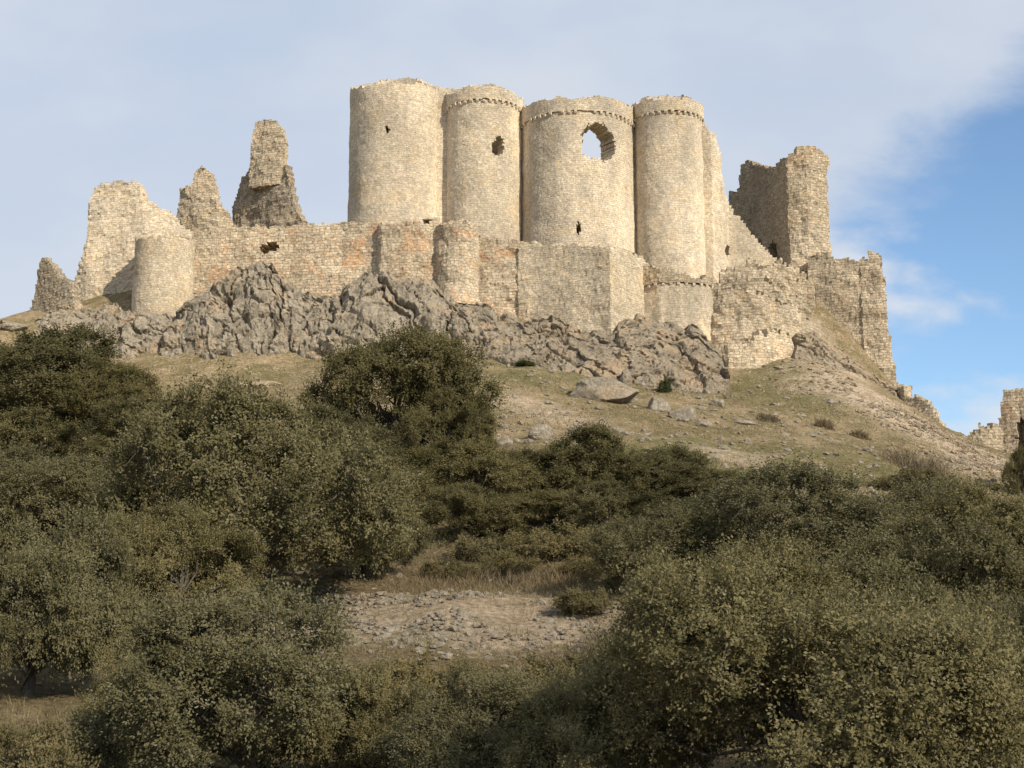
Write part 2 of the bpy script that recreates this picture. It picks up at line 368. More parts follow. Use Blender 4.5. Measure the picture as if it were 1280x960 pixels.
def corb_tower(cpx, Y, r, py_band, ptop, mat, holes, seed, label, a0=0, a1=360, step=.56, pth=.7, py_mid=210, cell=.22, th=1.2, jit=.1):
    yf = Y - r
    zband = float(zf(py_band, yf))
    cl = (a1 - a0) == 360
    o = shell('round_tower', circle(cpx, py_mid, Y, r, a0, a1), zb_, zband + .32, th, mat, keep, og, holes=holes, closed=cl, seed=seed, ragged=.02, cell=cell, jit=jit)
    tag(o, label)
    corbels(o, og, circle(cpx, py_mid, Y, r + .02, 182, 358), zband, step, M['keep'])
    shell('parapet', circle(cpx, py_mid, Y, r + .15, a0, a1), zband + .3, ptop, pth, mat, o, og, closed=cl, seed=seed + 50, ragged=.14, holes=[h for h in holes if h[1] < py_band - 4], cell=.2)
    return o
corb_tower(605, 120.4, 3.42, 128, [(550, 122), (565, 116), (585, 108), (620, 108), (640, 116), (660, 130)], M['keep'], [(622, 184, 7.5, 11), (624, 178, 6, 8)], 21, 'narrow round tower with a small broken window', cell=.17, jit=.2)
corb_tower(722, 120.9, 5.15, 142, [(640, 138), (660, 130), (685, 124), (700, 118), (715, 124), (745, 119), (765, 122), (804, 138)], M['keep'], [(745, 171, 18, 17), (738, 186, 11, 11), (750, 188, 12, 10), (758, 182, 11, 20), (723, 285, 2.6, 9)], 31, 'widest round tower with a big ragged hole showing sky', 178, 362, cell=.14, th=1.9, jit=.22)
corb_tower(836, 120.0, 3.05, 142, [(786, 135), (805, 124), (830, 124), (860, 122), (872, 128), (886, 140)], M['keep'], [], 41, 'slender round tower at the right end of the keep')
shell('curtain_wall', ppath([(862, 119.6), (890, 119.1), (903, 120), (910, 121.5), (992, 122.5)], 250), zb_, [(858, 142), (870, 148), (882, 160), (895, 168), (902, 200), (905, 235), (912, 258), (925, 274), (940, 290), (960, 310), (978, 326), (992, 332)], 1.4, M['keep'], keep, og, holes=[(910, 313, 2.5, 7)], seed=43, ragged=.35, low=.12)
# ------------------------------------------------------------------ square tower on the right
o2 = P(990, 340, 122)
sq = tag(empty('square_tower', o2), 'broken square tower with shaded inner wall right of the round towers', 'tower')
shell('inner_wall', ppath([(911, 128), (950, 125), (986, 121)], 260), zf(350, 124), [(911, 240), (922, 240), (926, 207), (938, 204), (950, 211), (970, 203), (986, 196)], 1.3, M['dark'], sq, o2, holes=[(950, 312, 4, 12), (966, 318, 6, 16), (928, 280, 2.5, 4)], seed=51, ragged=.3)  # shade of the left-facing side put into the stone colour
shell('outer_face', ppath([(985, 121), (1010, 120.6), (1036, 121.4), (1030, 127), (995, 127)], 260), zf(410, 121), [(980, 195), (990, 192), (1012, 191), (1030, 195), (1040, 203)], 1.3, M['mid'], sq, o2, seed=53, ragged=.18, low=.25, rough=.035, gain=.6)
# ------------------------------------------------------------------ right wall
o3 = P(1075, 420, 118)
rw = tag(empty('ruined_wall', o3), 'broad broken wall stepping down the slope at the castle\'s right edge', 'wall')
shell('wall', ppath([(1012, 119.2), (1040, 118.5), (1066, 118.1), (1090, 117.7)], 380), zf(505, 117.5), [(1012, 322), (1030, 318), (1045, 321), (1060, 319), (1078, 324), (1092, 326)], 1.5, M['mid'], rw, o3, seed=61, low=.3, rough=.03, ragged=.4, batter=.02, gain=.5)
shell('wall_end', ppath([(1078, 117.8), (1104, 117.3), (1122, 117.3)], 390), zf(520, 117), [(1076, 330), (1084, 322), (1087, 312), (1099, 311), (1102, 322), (1105, 345), (1108, 390), (1113, 430), (1118, 462), (1124, 490)], 1.6, M['mid'], rw, o3, seed=63, batter=.02, low=.32, rough=.035, ragged=.4, gain=.5)
# ------------------------------------------------------------------ outer wall
o4 = P(560, 400, 112)
ow = tag(empty('outer_wall', o4), 'low outer castle wall of orange rubble with turrets and bastions below the keep', 'wall')
zo = float(zf(415, 112))
K = dict(rough=.03, gain=.55)
tag(shell('turret', circle(205, 350, 114.5, 2.5), zo, [(163, 300), (185, 297), (225, 297), (247, 302)], .9, M['bastion'], ow, o4, closed=True, seed=71, ragged=.12), 'round grey turret at the left end')
shell('wall', ppath([(238, 114.6), (300, 114), (400, 113.4), (482, 112.6)], 320), zo, [(238, 292), (262, 290), (285, 284), (340, 281), (400, 280), (440, 278), (482, 276)], 1.3, M['outer'], ow, o4, holes=[(332, 312, 9, 6), (340, 308, 10, 7)], seed=73, low=.22, ragged=.25, **K)
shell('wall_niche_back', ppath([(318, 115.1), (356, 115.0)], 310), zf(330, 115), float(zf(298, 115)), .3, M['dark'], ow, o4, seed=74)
shell('buttress', ppath([(472, 113.2), (476, 111.8), (510, 111.4), (546, 111.7), (548, 113)], 320), zo, [(465, 282), (490, 278), (520, 279), (550, 276)], 1.2, M['outer'], ow, o4, seed=75, low=.25, batter=.02, ragged=.25, **K)
shell('turret', circle(572, 310, 112, 1.8), zf(385, 112), [(540, 283), (555, 279), (590, 279), (602, 288)], .8, M['outer'], ow, o4, closed=True, seed=77, low=.2, ragged=.16, **K)
shell('wall', ppath([(588, 112.3), (620, 111.9), (656, 111.8)], 340), zo - .5, [(588, 286), (605, 293), (630, 299), (656, 304)], 1.2, M['outer'], ow, o4, seed=79, low=.25, ragged=.25, **K)
tag(shell('bastion', ppath([(648, 111.6), (700, 110.1), (763, 108), (785, 109.8), (812, 112.4)], 350), zf(435, 108.5), [(648, 306), (680, 304), (720, 307), (763, 305), (785, 312), (800, 321), (812, 329)], 1.2, M['bastion'], ow, o4, seed=81, ragged=.2, low=.12, rough=.02, gain=.5), 'angular bastion with a sharp corner')
cpts = ppath([(800, 111.9), (825, 110.8), (850, 110.6), (875, 111.0), (898, 112.2)], 370)
bz = float(zf(357, 110.5))
cw = shell('curved_wall', cpts, zf(435, 110), bz + .3, 1.1, M['keep'], ow, o4, seed=83, ragged=.02, low=.12)
corbels(cw, o4, cpts + np.array([0, .03]), bz, .62, M['keep'])
shell('parapet', cpts + np.array([0, -.18]), bz + .28, [(795, 330), (815, 337), (840, 338), (865, 346), (880, 346), (900, 355)], .7, M['mid'], cw, o4, seed=85, cell=.2, ragged=.3, **K)
shell('wall', ppath([(886, 112.0), (905, 111.4), (925, 110.9), (945, 110.9), (962, 111.4), (985, 113.3), (1000, 115), (1020, 116.6)], 400), zf(515, 109.5), [(886, 350), (905, 355), (930, 359), (955, 367), (968, 374), (985, 380), (1000, 392), (1020, 405)], 1.2, M['mid'], ow, o4, seed=87, low=.35, ragged=.45, batter=.05, rough=.03, gain=.55)
tag(shell('bastion', ppath([(898, 109.9), (912, 109.1), (945, 109.0), (968, 109.7), (992, 111.2)], 450), zf(520, 108), [(894, 440), (912, 430), (935, 424), (955, 414), (970, 412), (992, 424)], 1.0, M['mid'], ow, o4, seed=89, low=.3, batter=.1, ragged=.6, rough=.03, gain=.55), 'battered wall foot of stone at the right')
shell('wall', ppath([(900, 116.4), (940, 116.2), (975, 116.2), (1000, 116.8), (1018, 117.6)], 370), zf(440, 114), [(895, 338), (915, 330), (940, 327), (968, 332), (985, 330), (998, 340), (1018, 350)], 1.3, M['mid'], ow, o4, seed=90, low=.5, rough=.045, ragged=.5, gain=.6)
# ------------------------------------------------------------------ left ruins
def ruin(path, pyb, top, th, mat, seed, label, name='ruined_wall', parent=None, origin=None, **k):
    pm = sum(t[1] for t in top) / len(top)
    pts = ppath(path, pm); o_ = np.array([*pts.mean(0), float(zf(pyb, path[0][1]))])
    zb = o_[2]
    if parent is not None:
        return shell(name, pts, zb, top, th, mat, parent, origin, seed=seed, rough=.035, gain=.55, **k)
    o = shell(name, pts, zb, top, th, mat, None, o_, seed=seed, rough=.035, gain=.55, **k); o.location = o_
    return tag(o, label, 'wall', 'ruined wall fragments')
ruin([(36, 117.4), (62, 115.8), (95, 114)], 410, [(36, 400), (42, 374), (47, 344), (51, 322), (57, 322), (66, 334), (76, 344), (86, 356), (92, 374), (95, 390)], .8, M['dark'], 91, 'small pointed wall stump at the far left end of the ridge', ragged=.2)  # stone darkened to carry the shade of its left-facing side
ruin([(80, 119.5), (112, 118), (180, 117.5), (248, 118.5)], 412, [(80, 376), (92, 352), (104, 322), (110, 285), (111, 258), (115, 242), (124, 233), (148, 225), (164, 224), (175, 234), (184, 248), (198, 258), (215, 268), (232, 282), (248, 294)], 1.3, M['keep'], 93, 'broad pale wall fragment sloping down to the round grey turret', ragged=.2, low=.2)
ruin([(222, 124.8), (250, 123.8), (272, 123.6), (293, 124.0)], 330, [(222, 264), (225, 240), (236, 231), (242, 232), (244, 214), (262, 212), (267, 228), (274, 247), (285, 263), (293, 286)], 1.0, M['mid'], 95, 'short jagged tooth of wall between the broad fragment and the tall spike', ragged=.4, low=.35)
o5 = P(335, 290, 123)
spk = tag(empty('ruined_wall', o5), 'tall thin spike of ruined wall left of the round towers', 'wall', 'ruined wall fragments')
ruin([(292, 126), (330, 123.6), (358, 121.8), (382, 121)], 330, [(292, 262), (296, 240), (302, 226), (310, 215), (340, 205), (357, 205), (361, 226), (365, 248), (372, 264), (382, 282)], .9, M['dark'], 97, '', 'lower_wall', spk, o5, ragged=.3, low=.3)  # shadow side of the spike painted in with darker stone
ruin([(314, 123.6), (336, 122.6), (357, 122.2)], 236, [(313, 196), (316, 166), (320, 152), (334, 147), (346, 152), (353, 162), (357, 184)], .7, M['mid'], 98, '', 'upper_wall', spk, o5, ragged=.2, low=.25)
o6 = P(1280, 570, 107.5)
lone = tag(empty('ruined_wall', o6), 'lone ruined wall with a small dark arched niche at the right edge of the photo', 'wall', 'ruined wall fragments')
ruin([(1247, 108), (1280, 107), (1312, 107)], 590, [(1247, 540), (1250, 520), (1253, 486), (1268, 482), (1285, 486), (1300, 490), (1312, 540)], 1.2, M['outer'], 99, '', 'wall', lone, o6, holes=[(1277, 545, 7, 22)], ragged=.3)
ruin([(1262, 109.2), (1298, 108.9)], 592, [(1262, 512), (1298, 512)], .5, M['dark'], 100, '', 'niche_back', lone, o6, ragged=.1)  # dark backing added so the arch opening reads as shaded
ruin([(1205, 108), (1228, 107.4), (1254, 107.6)], 590, [(1205, 552), (1220, 540), (1235, 534), (1247, 528), (1254, 530)], .9, M['mid'], 101, 'low rubble wall remnant left of the arched ruin', ragged=.35)
ruin([(1112, 114), (1130, 111), (1160, 109.5), (1186, 108.5)], 560, [(1112, 480), (1125, 486), (1150, 496), (1165, 508), (1186, 534)], .8, M['mid'], 103, 'low line of rubble wall running down the right skyline', ragged=.4)
# ------------------------------------------------------------------ crags
def crag(name, top, bot, seed, mat, label, amp=1.0, res=.14, freq=.15, cat='rock', fine=1.):
    top = np.array([P(*q) for q in top]); bot = np.array([P(*q) for q in bot])
    w = max(np.linalg.norm(top[-1] - top[0]), np.linalg.norm(bot[-1] - bot[0])); nu = int(w / res)
    u = np.linspace(0, 1, nu)
    def samp(a):
        k = np.concatenate([[0], np.cumsum(np.linalg.norm(np.diff(a[:, :2], axis=0), axis=1))]); k /= k[-1]
        return np.stack([np.interp(u, k, a[:, i]) for i in range(3)], 1)
    T = samp(top); B = samp(bot)
    T[:, 2] += .6 * fbm(p3(u * w * .35, u * 0 + seed), 4, seed)
    B[:, 1] += .9 * fbm(p3(u * w * .2, u * 0 + seed), 3, seed + 1)
    hm = np.linalg.norm(T - B, axis=1).max(); nv = int(hm / res)
    rows = [B + np.array([0, .5, -2.0]), B + np.array([0, .2, -1.0])]
    for v in np.linspace(0, 1, nv):
        bul = math.sin(v * math.pi) * .6
        rows.append(B * (1 - v) + T * v + np.array([0, -bul, bul * .35]))
    for e in (.3, .6, 1.0, 1.5, 2.2, 3.2): rows.append(T + np.array([0, e, -.16 * e * e]))
    R = np.stack(rows, 1); V = R.reshape(-1, 3); nr = R.shape[1]
    wp = np.stack([fbm(V * .3, 4, seed + i) for i in range(3)], 1)
    def cells(fx, fy, fz, wamp, sd, tilt=.35, slope=.5):
        q = (V + wamp * wp) * np.array([fx, fy, fz]); q[:, 0] += tilt * q[:, 2]
        f1, f2, cr, ct = worley(q, sd)
        k = np.floor(ct * 97.0)
        g1 = h3(k[:, 0], k[:, 1], k[:, 2], sd + 31) - .5; g2 = h3(k[:, 0], k[:, 1], k[:, 2], sd + 32) - .5
        dl = q - ct
        return (cr - .4) + slope * 2 * (g1 * dl[:, 0] + g2 * dl[:, 2]), f2 - f1
    a1, e1 = cells(freq * 1.3, freq, freq * .55, 1.2, seed)
    a2, e2 = cells(.5, .4, .24, .6, seed + 9)
    a3, e3 = cells(1.25, 1.0, .65, .25, seed + 19)
    d = amp * (1.0 * a1 - .5 * (1 - sst(0, .07, e1)) + .45 * fbm(V * np.array([.22, .22, .13]), 4, seed + 50, .5, True)
               + fine * (.46 * a2 - .2 * (1 - sst(0, .05, e2)) + .26 * a3 - .09 * (1 - sst(0, .06, e3)) + .36 * fbm(V * np.array([.9, .9, .55]), 5, seed + 20, .68, True)) - .15)
    N = np.array([0, -.94, .34])
    ue = np.repeat(np.minimum(u, 1 - u), nr); fade = sst(0, .04, ue)
    V = V + N * (d * fade - .9 * (1 - fade))[:, None]
    V[:, 0] += .18 * amp * fbm(V * .8 + 40, 4, seed + 30, .6); V[:, 2] += .25 * amp * fbm(V * 1.0 + 90, 4, seed + 33, .65)
    a, b = np.meshgrid(np.arange(nu - 1), np.arange(nr - 1), indexing='ij'); a = a.ravel(); b = b.ravel()
    Fc = np.stack([a * nr + b, (a + 1) * nr + b, (a + 1) * nr + b + 1, a * nr + b + 1], 1)
    o_ = B.mean(0)
    o = mk(name, V, Fc, mat, None, o_, smooth=False); o.location = o_
    return tag(o, label, cat, 'rock outcrops under the castle')
crag('rock_outcrop', [(-60, 414, 112.5), (20, 406, 113), (60, 396, 114), (100, 382, 115), (140, 374, 115.5), (175, 388, 112), (225, 384, 111), (262, 376, 111), (300, 384, 110.5)], [(-60, 430, 111), (40, 438, 109.5), (95, 466, 107), (200, 468, 106.3), (310, 460, 105.8)], 201, M['rock'], 'grey crag below the round turret at the left', 1.0)
crag('rock_outcrop', [(246, 388, 111.5), (268, 356, 111), (300, 338, 111), (330, 336, 111), (350, 352, 111), (380, 370, 111), (430, 370, 111)], [(268, 464, 106.3), (320, 458, 106), (370, 454, 105.8), (450, 448, 106)], 203, M['rock'], 'tall cleft grey crag under the orange wall niche', 1.25)
crag('rock_outcrop', [(366, 378, 111.5), (420, 366, 111), (450, 350, 110.6), (480, 340, 110.4), (505, 348, 110.4), (545, 360, 111), (625, 380, 111)], [(370, 452, 106.3), (450, 444, 106), (520, 448, 105.5), (640, 462, 103.5)], 205, M['rock'], 'broad grey crag under the square buttress behind the dark oak', 1.05)
crag('rock_outcrop', [(555, 368, 111.2), (620, 386, 110.6), (660, 404, 109.8), (720, 408, 108.6), (765, 410, 107.3), (830, 406, 109.2)], [(560, 458, 104.5), (650, 462, 102), (720, 478, 99.5), (840, 492, 98.5)], 207, M['rockb'], 'long brown-grey rock slope under the angular bastion', .8, fine=1.15)
crag('rock_outcrop', [(765, 408, 109.2), (830, 404, 109.8), (870, 414, 110), (908, 446, 109.4)], [(770, 488, 99), (840, 494, 99), (890, 493, 101), (914, 490, 103)], 209, M['rockb'], 'brown rock face below the curved wall with corbels', .8, fine=1.15)
crag('rubble_slope', [(990, 416, 114), (1010, 416, 114.6), (1030, 424, 115.4), (1052, 434, 116)], [(990, 446, 110), (1010, 454, 109.2), (1040, 464, 109.6), (1070, 471, 110.4)], 211, M['rubble'], 'warm rubble bank piled below the square tower', .5, fine=1.6)
crag('rock_outcrop', [(1025, 432, 115.4), (1060, 450, 115.2), (1095, 472, 115.4), (1124, 492, 114)], [(1010, 456, 109.4), (1050, 472, 110), (1090, 490, 111), (1140, 508, 111)], 213, M['rubble'], 'rubbly rock foot under the broad broken wall at right', .45, fine=1.6)
# ------------------------------------------------------------------ boulders
def boulder(px, py, Y, w, h, seed, label, mat='boulder', group='pale boulders on the slope'):
    x, y, _ = P(px, py, Y); z = float(H(x, y)[0]); rng = np.random.default_rng(seed)
    bm = bmesh.new(); bmesh.ops.create_icosphere(bm, subdivisions=4, radius=1)
    V = np.array([v.co[:] for v in bm.verts]); Fc = np.array([[v.index for v in f.verts] for f in bm.faces]); bm.free()
    for _ in range(11):
        n = rng.normal(size=3); n /= np.linalg.norm(n); dd = rng.uniform(.55, .85)
        k = V @ n - dd; V = V - np.clip(k, 0, None)[:, None] * n * .92
    V = V * (1 + .14 * fbm(V * 2.2 + seed, 5, seed, .6)[:, None])
    sc_ = w * Y / F / 1.55
    V = V * np.array([sc_, sc_ * .75, h * Y / F / 1.3]); V[:, 2] += h * Y / F * .2
    o = mk('boulder', V, Fc, M[mat], None); o.location = (x, y, z - .05); o.rotation_euler = (0, 0, rng.uniform(-.3, .3))
    tag(o, label, 'boulder', group)
for i, b in enumerate([
    (755, 508, 92.0, 76, 30, 'largest dark grey boulder on the slope under the rock face', 'rock'),
    (822, 514, 91.0, 30, 18, 'pale boulder just right of the largest dark boulder'),
    (853, 524, 89.5, 28, 20, 'pale upright boulder at the right end of the boulder row'),
    (675, 550, 78.0, 36, 20, 'whitish boulder above the oaks in the middle of the slope'),
    (722, 542, 80.0, 20, 14, 'small pale boulder right of the whitish one'),
    (632, 562, 75.0, 22, 13, 'small flat boulder at the crown edge of the dark oak'),
    (930, 524, 90.0, 26, 7, 'flat slab of stone in the grass right of the boulder row'),
    (880, 536, 87.0, 16, 9, 'small grey stone below the upright boulder'),
    (898, 503, 95.0, 18, 10, 'small stone below the battered wall foot'),
    (330, 478, 97.0, 40, 10, 'long low pale slab in the grass under the cleft crag', 'rubble'),
    (300, 474, 98.0, 22, 10, 'small brown stone left of the long pale slab', 'rubble'),
    (690, 585, 71.0, 16, 8, 'small stone half hidden above the middle oaks'),
    (20, 410, 111.0, 34, 10, 'low flat stone on the left skyline'),
    (1040, 500, 99.0, 14, 7, 'small stone on the right slope below the bastion'),
    (905, 575, 77.0, 14, 6, 'little stone low on the grassy slope'),
    ]):
    boulder(*b[:5], 300 + i, b[5], *(b[6:7]))
# ------------------------------------------------------------------ loose stones (uncountable)
bm = bmesh.new(); bmesh.ops.create_icosphere(bm, subdivisions=1, radius=1)
iv = np.array([v.co[:] for v in bm.verts]); iF = np.array([[v.index for v in f.verts] for f in bm.faces]); bm.free()
def stones(name, xs, ys, smin, smax, mat, label, seed):
    rng = np.random.default_rng(seed); n = len(xs); zs = H(xs, ys)
    sz = smin * (smax / smin) ** (rng.random(n) ** 2.2)
    a = rng.uniform(0, 6.28, n); sx = sz * rng.uniform(.7, 1.3, n); sy = sz * rng.uniform(.6, 1.1, n); szz = sz * rng.uniform(.35, .75, n)
    v = iv[None] * (1 + rng.uniform(-.28, .28, (n, len(iv), 1)))
    X = v[..., 0] * sx[:, None]; Y = v[..., 1] * sy[:, None]; Z = v[..., 2] * szz[:, None]
    V = np.stack([X * np.cos(a)[:, None] - Y * np.sin(a)[:, None] + xs[:, None], X * np.sin(a)[:, None] + Y * np.cos(a)[:, None] + ys[:, None], Z + (zs + szz * .25)[:, None]], -1).reshape(-1, 3)
    Fc = (iF[None] + (np.arange(n) * len(iv))[:, None, None]).reshape(-1, 3)
    tag(mk(name, V, Fc, mat), label, 'stones', kind='stuff')
rng = np.random.default_rng(5)
def along(l, n, spread):
    l = np.array(line2(l)); k = np.concatenate([[0], np.cumsum(np.hypot(*np.diff(l, axis=0).T))]); t = rng.uniform(0, k[-1], n)
    return np.interp(t, k, l[:, 0]) + rng.normal(0, spread, n), np.interp(t, k, l[:, 1]) + rng.normal(0, spread, n)
x_, y_ = along([(380, 755, 37), (560, 768, 35.5), (720, 776, 34.5)], 5000, 2.5)
kp = (fbm(p3(x_ * .5, y_ * .5), 3, 61) > -.4)
stones('loose_stones', x_[kp], y_[kp], .025, .15, M['boulder'], 'loose pale stones strewn over the clearing between the oaks', 7)
x_, y_ = along([(1040, 465, 107), (1130, 520, 104), (1190, 560, 98), (1265, 605, 89)], 3600, 3.4)
kp = fbm(p3(x_ * .3, y_ * .3), 3, 62) > -.3
stones('scree', x_[kp], y_[kp], .05, .3, M['rubble'], 'pale scree spilling down the right of the hill', 8)
x_ = rng.uniform(-16, 34, 3200); y_ = rng.uniform(66, 104, 3200)
stones('scattered_stones', x_, y_, .05, .3, M['boulder'], 'small stones scattered over the grassy slope', 9)
# ------------------------------------------------------------------ grass (uncountable)
def grass(name, xs, ys, hmin, hmax, nb_, wd, mat, label, seed, tuft=.12):
    rng = np.random.default_rng(seed); n = len(xs) * nb_
    bx = np.repeat(xs, nb_) + rng.normal(0, tuft, n); by = np.repeat(ys, nb_) + rng.normal(0, tuft, n); bz = H(bx, by) - .02
    hh = rng.uniform(hmin, hmax, n); a = rng.uniform(0, 6.28, n); ln = rng.normal(0, .5, (n, 2)) * hh[:, None]
    w = wd * hh; dx = np.cos(a) * w; dy = np.sin(a) * w
    V = np.stack([np.stack([bx - dx, by - dy, bz], 1), np.stack([bx + dx, by + dy, bz], 1), np.stack([bx + ln[:, 0], by + ln[:, 1], bz + hh], 1)], 1).reshape(-1, 3)
    col = np.stack([rng.random(n), np.repeat(rng.random(len(xs)), nb_), rng.random(n), np.ones(n)], 1)
    tag(mk(name, V, np.arange(n * 3).reshape(n, 3), mat, attr={'leafcol': np.repeat(col, 3, axis=0)}), label, 'grass', kind='stuff')
n = 9000; yy = 14 + 38 * rng.random(n) ** .8; xx = (rng.random(n) - .5) * yy * .85
keepm = fbm(p3(xx * .35, yy * .35), 3, 77) > -.15
dcl = seg_dist(xx, yy, line2([(470, 765, 35.5), (690, 770, 35.5)])); keepm &= (dcl > 3) | (rng.random(n) < .3)
grass('dry_grass', xx[keepm], yy[keepm], .05, .22, 10, .06, M['grass'], 'dry straw grass between the near oaks', 21, .2)
x_, y_ = along([(520, 730, 41), (630, 722, 42), (790, 735, 41)], 1100, 1.6)
kp = fbm(p3(x_ * .7, y_ * .7), 3, 64) > -.05
grass('tall_grass', x_[kp], y_[kp], .08, .38, 12, .022, M['twig'], 'dull brown tall grass standing behind the stony clearing', 23, .18)
n = 20000; yy = rng.uniform(58, 106, n); xx = (rng.random(n) - .45) * yy * .8
keepm = fbm(p3(xx * .3, yy * .3), 4, 78) > -.05
grass('short_grass', xx[keepm], yy[keepm], .05, .24, 7, .09, M['grass'], 'short dry grass covering the upper slope', 22, .3)
# ------------------------------------------------------------------ trees
def tubes(paths):
    Vs, Fs, off = [], [], 0
    for pts, r in paths:
        pts = np.asarray(pts, float); m = len(pts); k = 6
        d = np.gradient(pts, axis=0); d /= np.linalg.norm(d, axis=1)[:, None]
        ref = np.where(np.abs(d[:, 2:3]) > .9, np.array([[1., 0, 0]]), np.array([[0, 0, 1.]]))
        a = np.cross(d, ref); a /= np.linalg.norm(a, axis=1)[:, None]; b = np.cross(d, a)
        th = np.arange(k) / k * 2 * math.pi
        ring = pts[:, None] + (a[:, None] * np.cos(th)[None, :, None] + b[:, None] * np.sin(th)[None, :, None]) * np.asarray(r)[:, None, None]
        Vs.append(ring.reshape(-1, 3))
        i, j = np.meshgrid(np.arange(m - 1), np.arange(k), indexing='ij'); i = i.ravel(); j = j.ravel(); j2 = (j + 1) % k
        Fs.append(np.stack([i * k + j, i * k + j2, (i + 1) * k + j2, (i + 1) * k + j], 1) + off); off += m * k
    return np.concatenate(Vs), np.concatenate(Fs)
def leaves(pos, axd, nrm, L, Wd, col):
    n = len(pos); sd = np.cross(nrm, axd); sd /= np.linalg.norm(sd, axis=1)[:, None] + 1e-9
    L = np.broadcast_to(L, n)[:, None]
    V = np.stack([pos - axd * L * .5, pos + sd * L * Wd, pos + axd * L * .5, pos - sd * L * Wd], 1).reshape(-1, 3)
    return V, np.arange(n * 4).reshape(n, 4), np.repeat(col, 4, axis=0)
def make_tree(name, seed, R, Hh, ncl, clr, leaf, ntw, nl, mat, nlobe=13, lr=.42, floor=.04, bare=0., gap=-.3):
    rng = np.random.default_rng(seed)
    ld = unit(rng.normal(size=(nlobe * 4, 3)) * np.array([1, 1, .8])); ld = ld[ld[:, 2] > -.35][:nlobe]
    lc = ld * rng.uniform(.40, .76, (len(ld), 1)); lc = np.concatenate([lc, [[0, 0, .1]]])
    rl = lr * rng.uniform(.62, 1.25, len(lc)); rl[-1] = .45
    lbr = rng.uniform(-.25, .25, len(lc))
    li = rng.choice(len(lc), ncl * 6, p=rl ** 2 / (rl ** 2).sum())
    d = unit(rng.normal(size=(ncl * 6, 3)) + .55 * unit(lc[li])); fr = np.where(rng.random(len(li)) < .78, rng.uniform(.82, 1.08, len(li)), rng.uniform(.3, .8, len(li)))
    cen = lc[li] + d * (rl[li] * fr)[:, None]
    dist = np.linalg.norm(cen[:, None] - lc[None], axis=2) / rl[None]
    ok = (dist.min(1) > .74) | (rng.random(len(cen)) < .16)
    ok &= fbm(cen * 2.8 + seed * 3.1, 2, seed + 5) > gap
    zc = .42
    zz = Hh * zc + cen[:, 2] * Hh * (1 - zc) * .95
    low_ = zz < Hh * floor
    zz = np.where(low_, Hh * floor + rng.random(len(zz)) * Hh * .3, zz)
    ok &= zz > Hh * bare
    cen = np.stack([cen[:, 0] * (R - clr * .5), cen[:, 1] * (R - clr * .5), zz], 1)
    cen = cen[ok][:ncl]; d = d[ok][:ncl]; fr = fr[ok][:ncl]; li = li[ok][:ncl]
    m = len(cen); cr = np.clip(rng.random(m) + lbr[li], 0, 1)
    cs = rng.uniform(.65, 1.35, m)
    tw = unit(rng.normal(size=(m, ntw, 3)) * .8 + d[:, None] * .75 + np.array([0, 0, .35])); tl = clr * rng.uniform(.45, 1.45, (m, ntw)) * cs[:, None]
    t = np.linspace(.2, 1, nl)[None, None, :] + rng.uniform(-.06, .06, (m, ntw, nl))
    pos = cen[:, None, None] + tw[:, :, None] * (tl[:, :, None] * t)[..., None] + rng.normal(0, leaf * .6, (m, ntw, nl, 3))
    axd = unit(tw[:, :, None] * .7 + rng.normal(0, .6, pos.shape)); nr = unit(rng.normal(0, .42, pos.shape) + np.array([0, 0, .5]) + d[:, None, None] * 1.0)
    nn = m * ntw * nl
    colr = np.clip(np.repeat(cr, ntw * nl) * .75 + rng.random(nn) * .25, 0, 1); cg = np.repeat(rng.random(m * ntw), nl) * .8 + rng.random(nn) * .2
    col = np.stack([colr, cg, np.repeat(fr, ntw * nl), np.ones(nn)], 1)
    V, Fc, cc = leaves(pos.reshape(-1, 3), axd.reshape(-1, 3), nr.reshape(-1, 3), leaf * rng.uniform(.7, 1.3, nn), .3, col)
    root = empty(name, (0, 0, 0))
    mk('crown', V, Fc, mat, root, attr={'leafcol': cc})
    paths = []
    r0 = .03 * Hh
    ctr = np.array([0, 0, Hh * .3])
    paths.append((np.array([(0, 0, -.4), (.03 * R, 0, Hh * .1), (0, .04 * R, Hh * .2), ctr, (.05 * R, -.05 * R, Hh * .5), (0, 0, Hh * .72)]), [r0 * 1.4, r0 * 1.1, r0, r0 * .85, r0 * .5, r0 * .15]))
    for i in rng.choice(m, min(m, 34), replace=False):
        e = cen[i]; st = np.array([0, 0, Hh * rng.uniform(.08, .4)]); md = st * .45 + e * .55 + rng.normal(0, .07 * R, 3) - np.array([0, 0, .04 * Hh])
        q1 = st * .75 + md * .25 + rng.normal(0, .02 * R, 3)
        pts = [st, q1, md, md * .4 + e * .6 + rng.normal(0, .03 * R, 3), e]; k = r0 * rng.uniform(.3, .5)
        paths.append((pts, [k, k * .85, k * .6, k * .4, k * .12]))
    for i in rng.choice(m, min(m, 80), replace=False):
        e = cen[i]
        for _ in range(2):
            e2 = e + unit(rng.normal(size=3) + d[i]) * clr * 1.2
            paths.append(([e - d[i] * clr, e, e2], [r0 * .09, r0 * .07, r0 * .03]))
    V, Fc = tubes(paths)
    mk('trunk', V, Fc, M['bark'], root, smooth=True)
    return root
used = {}
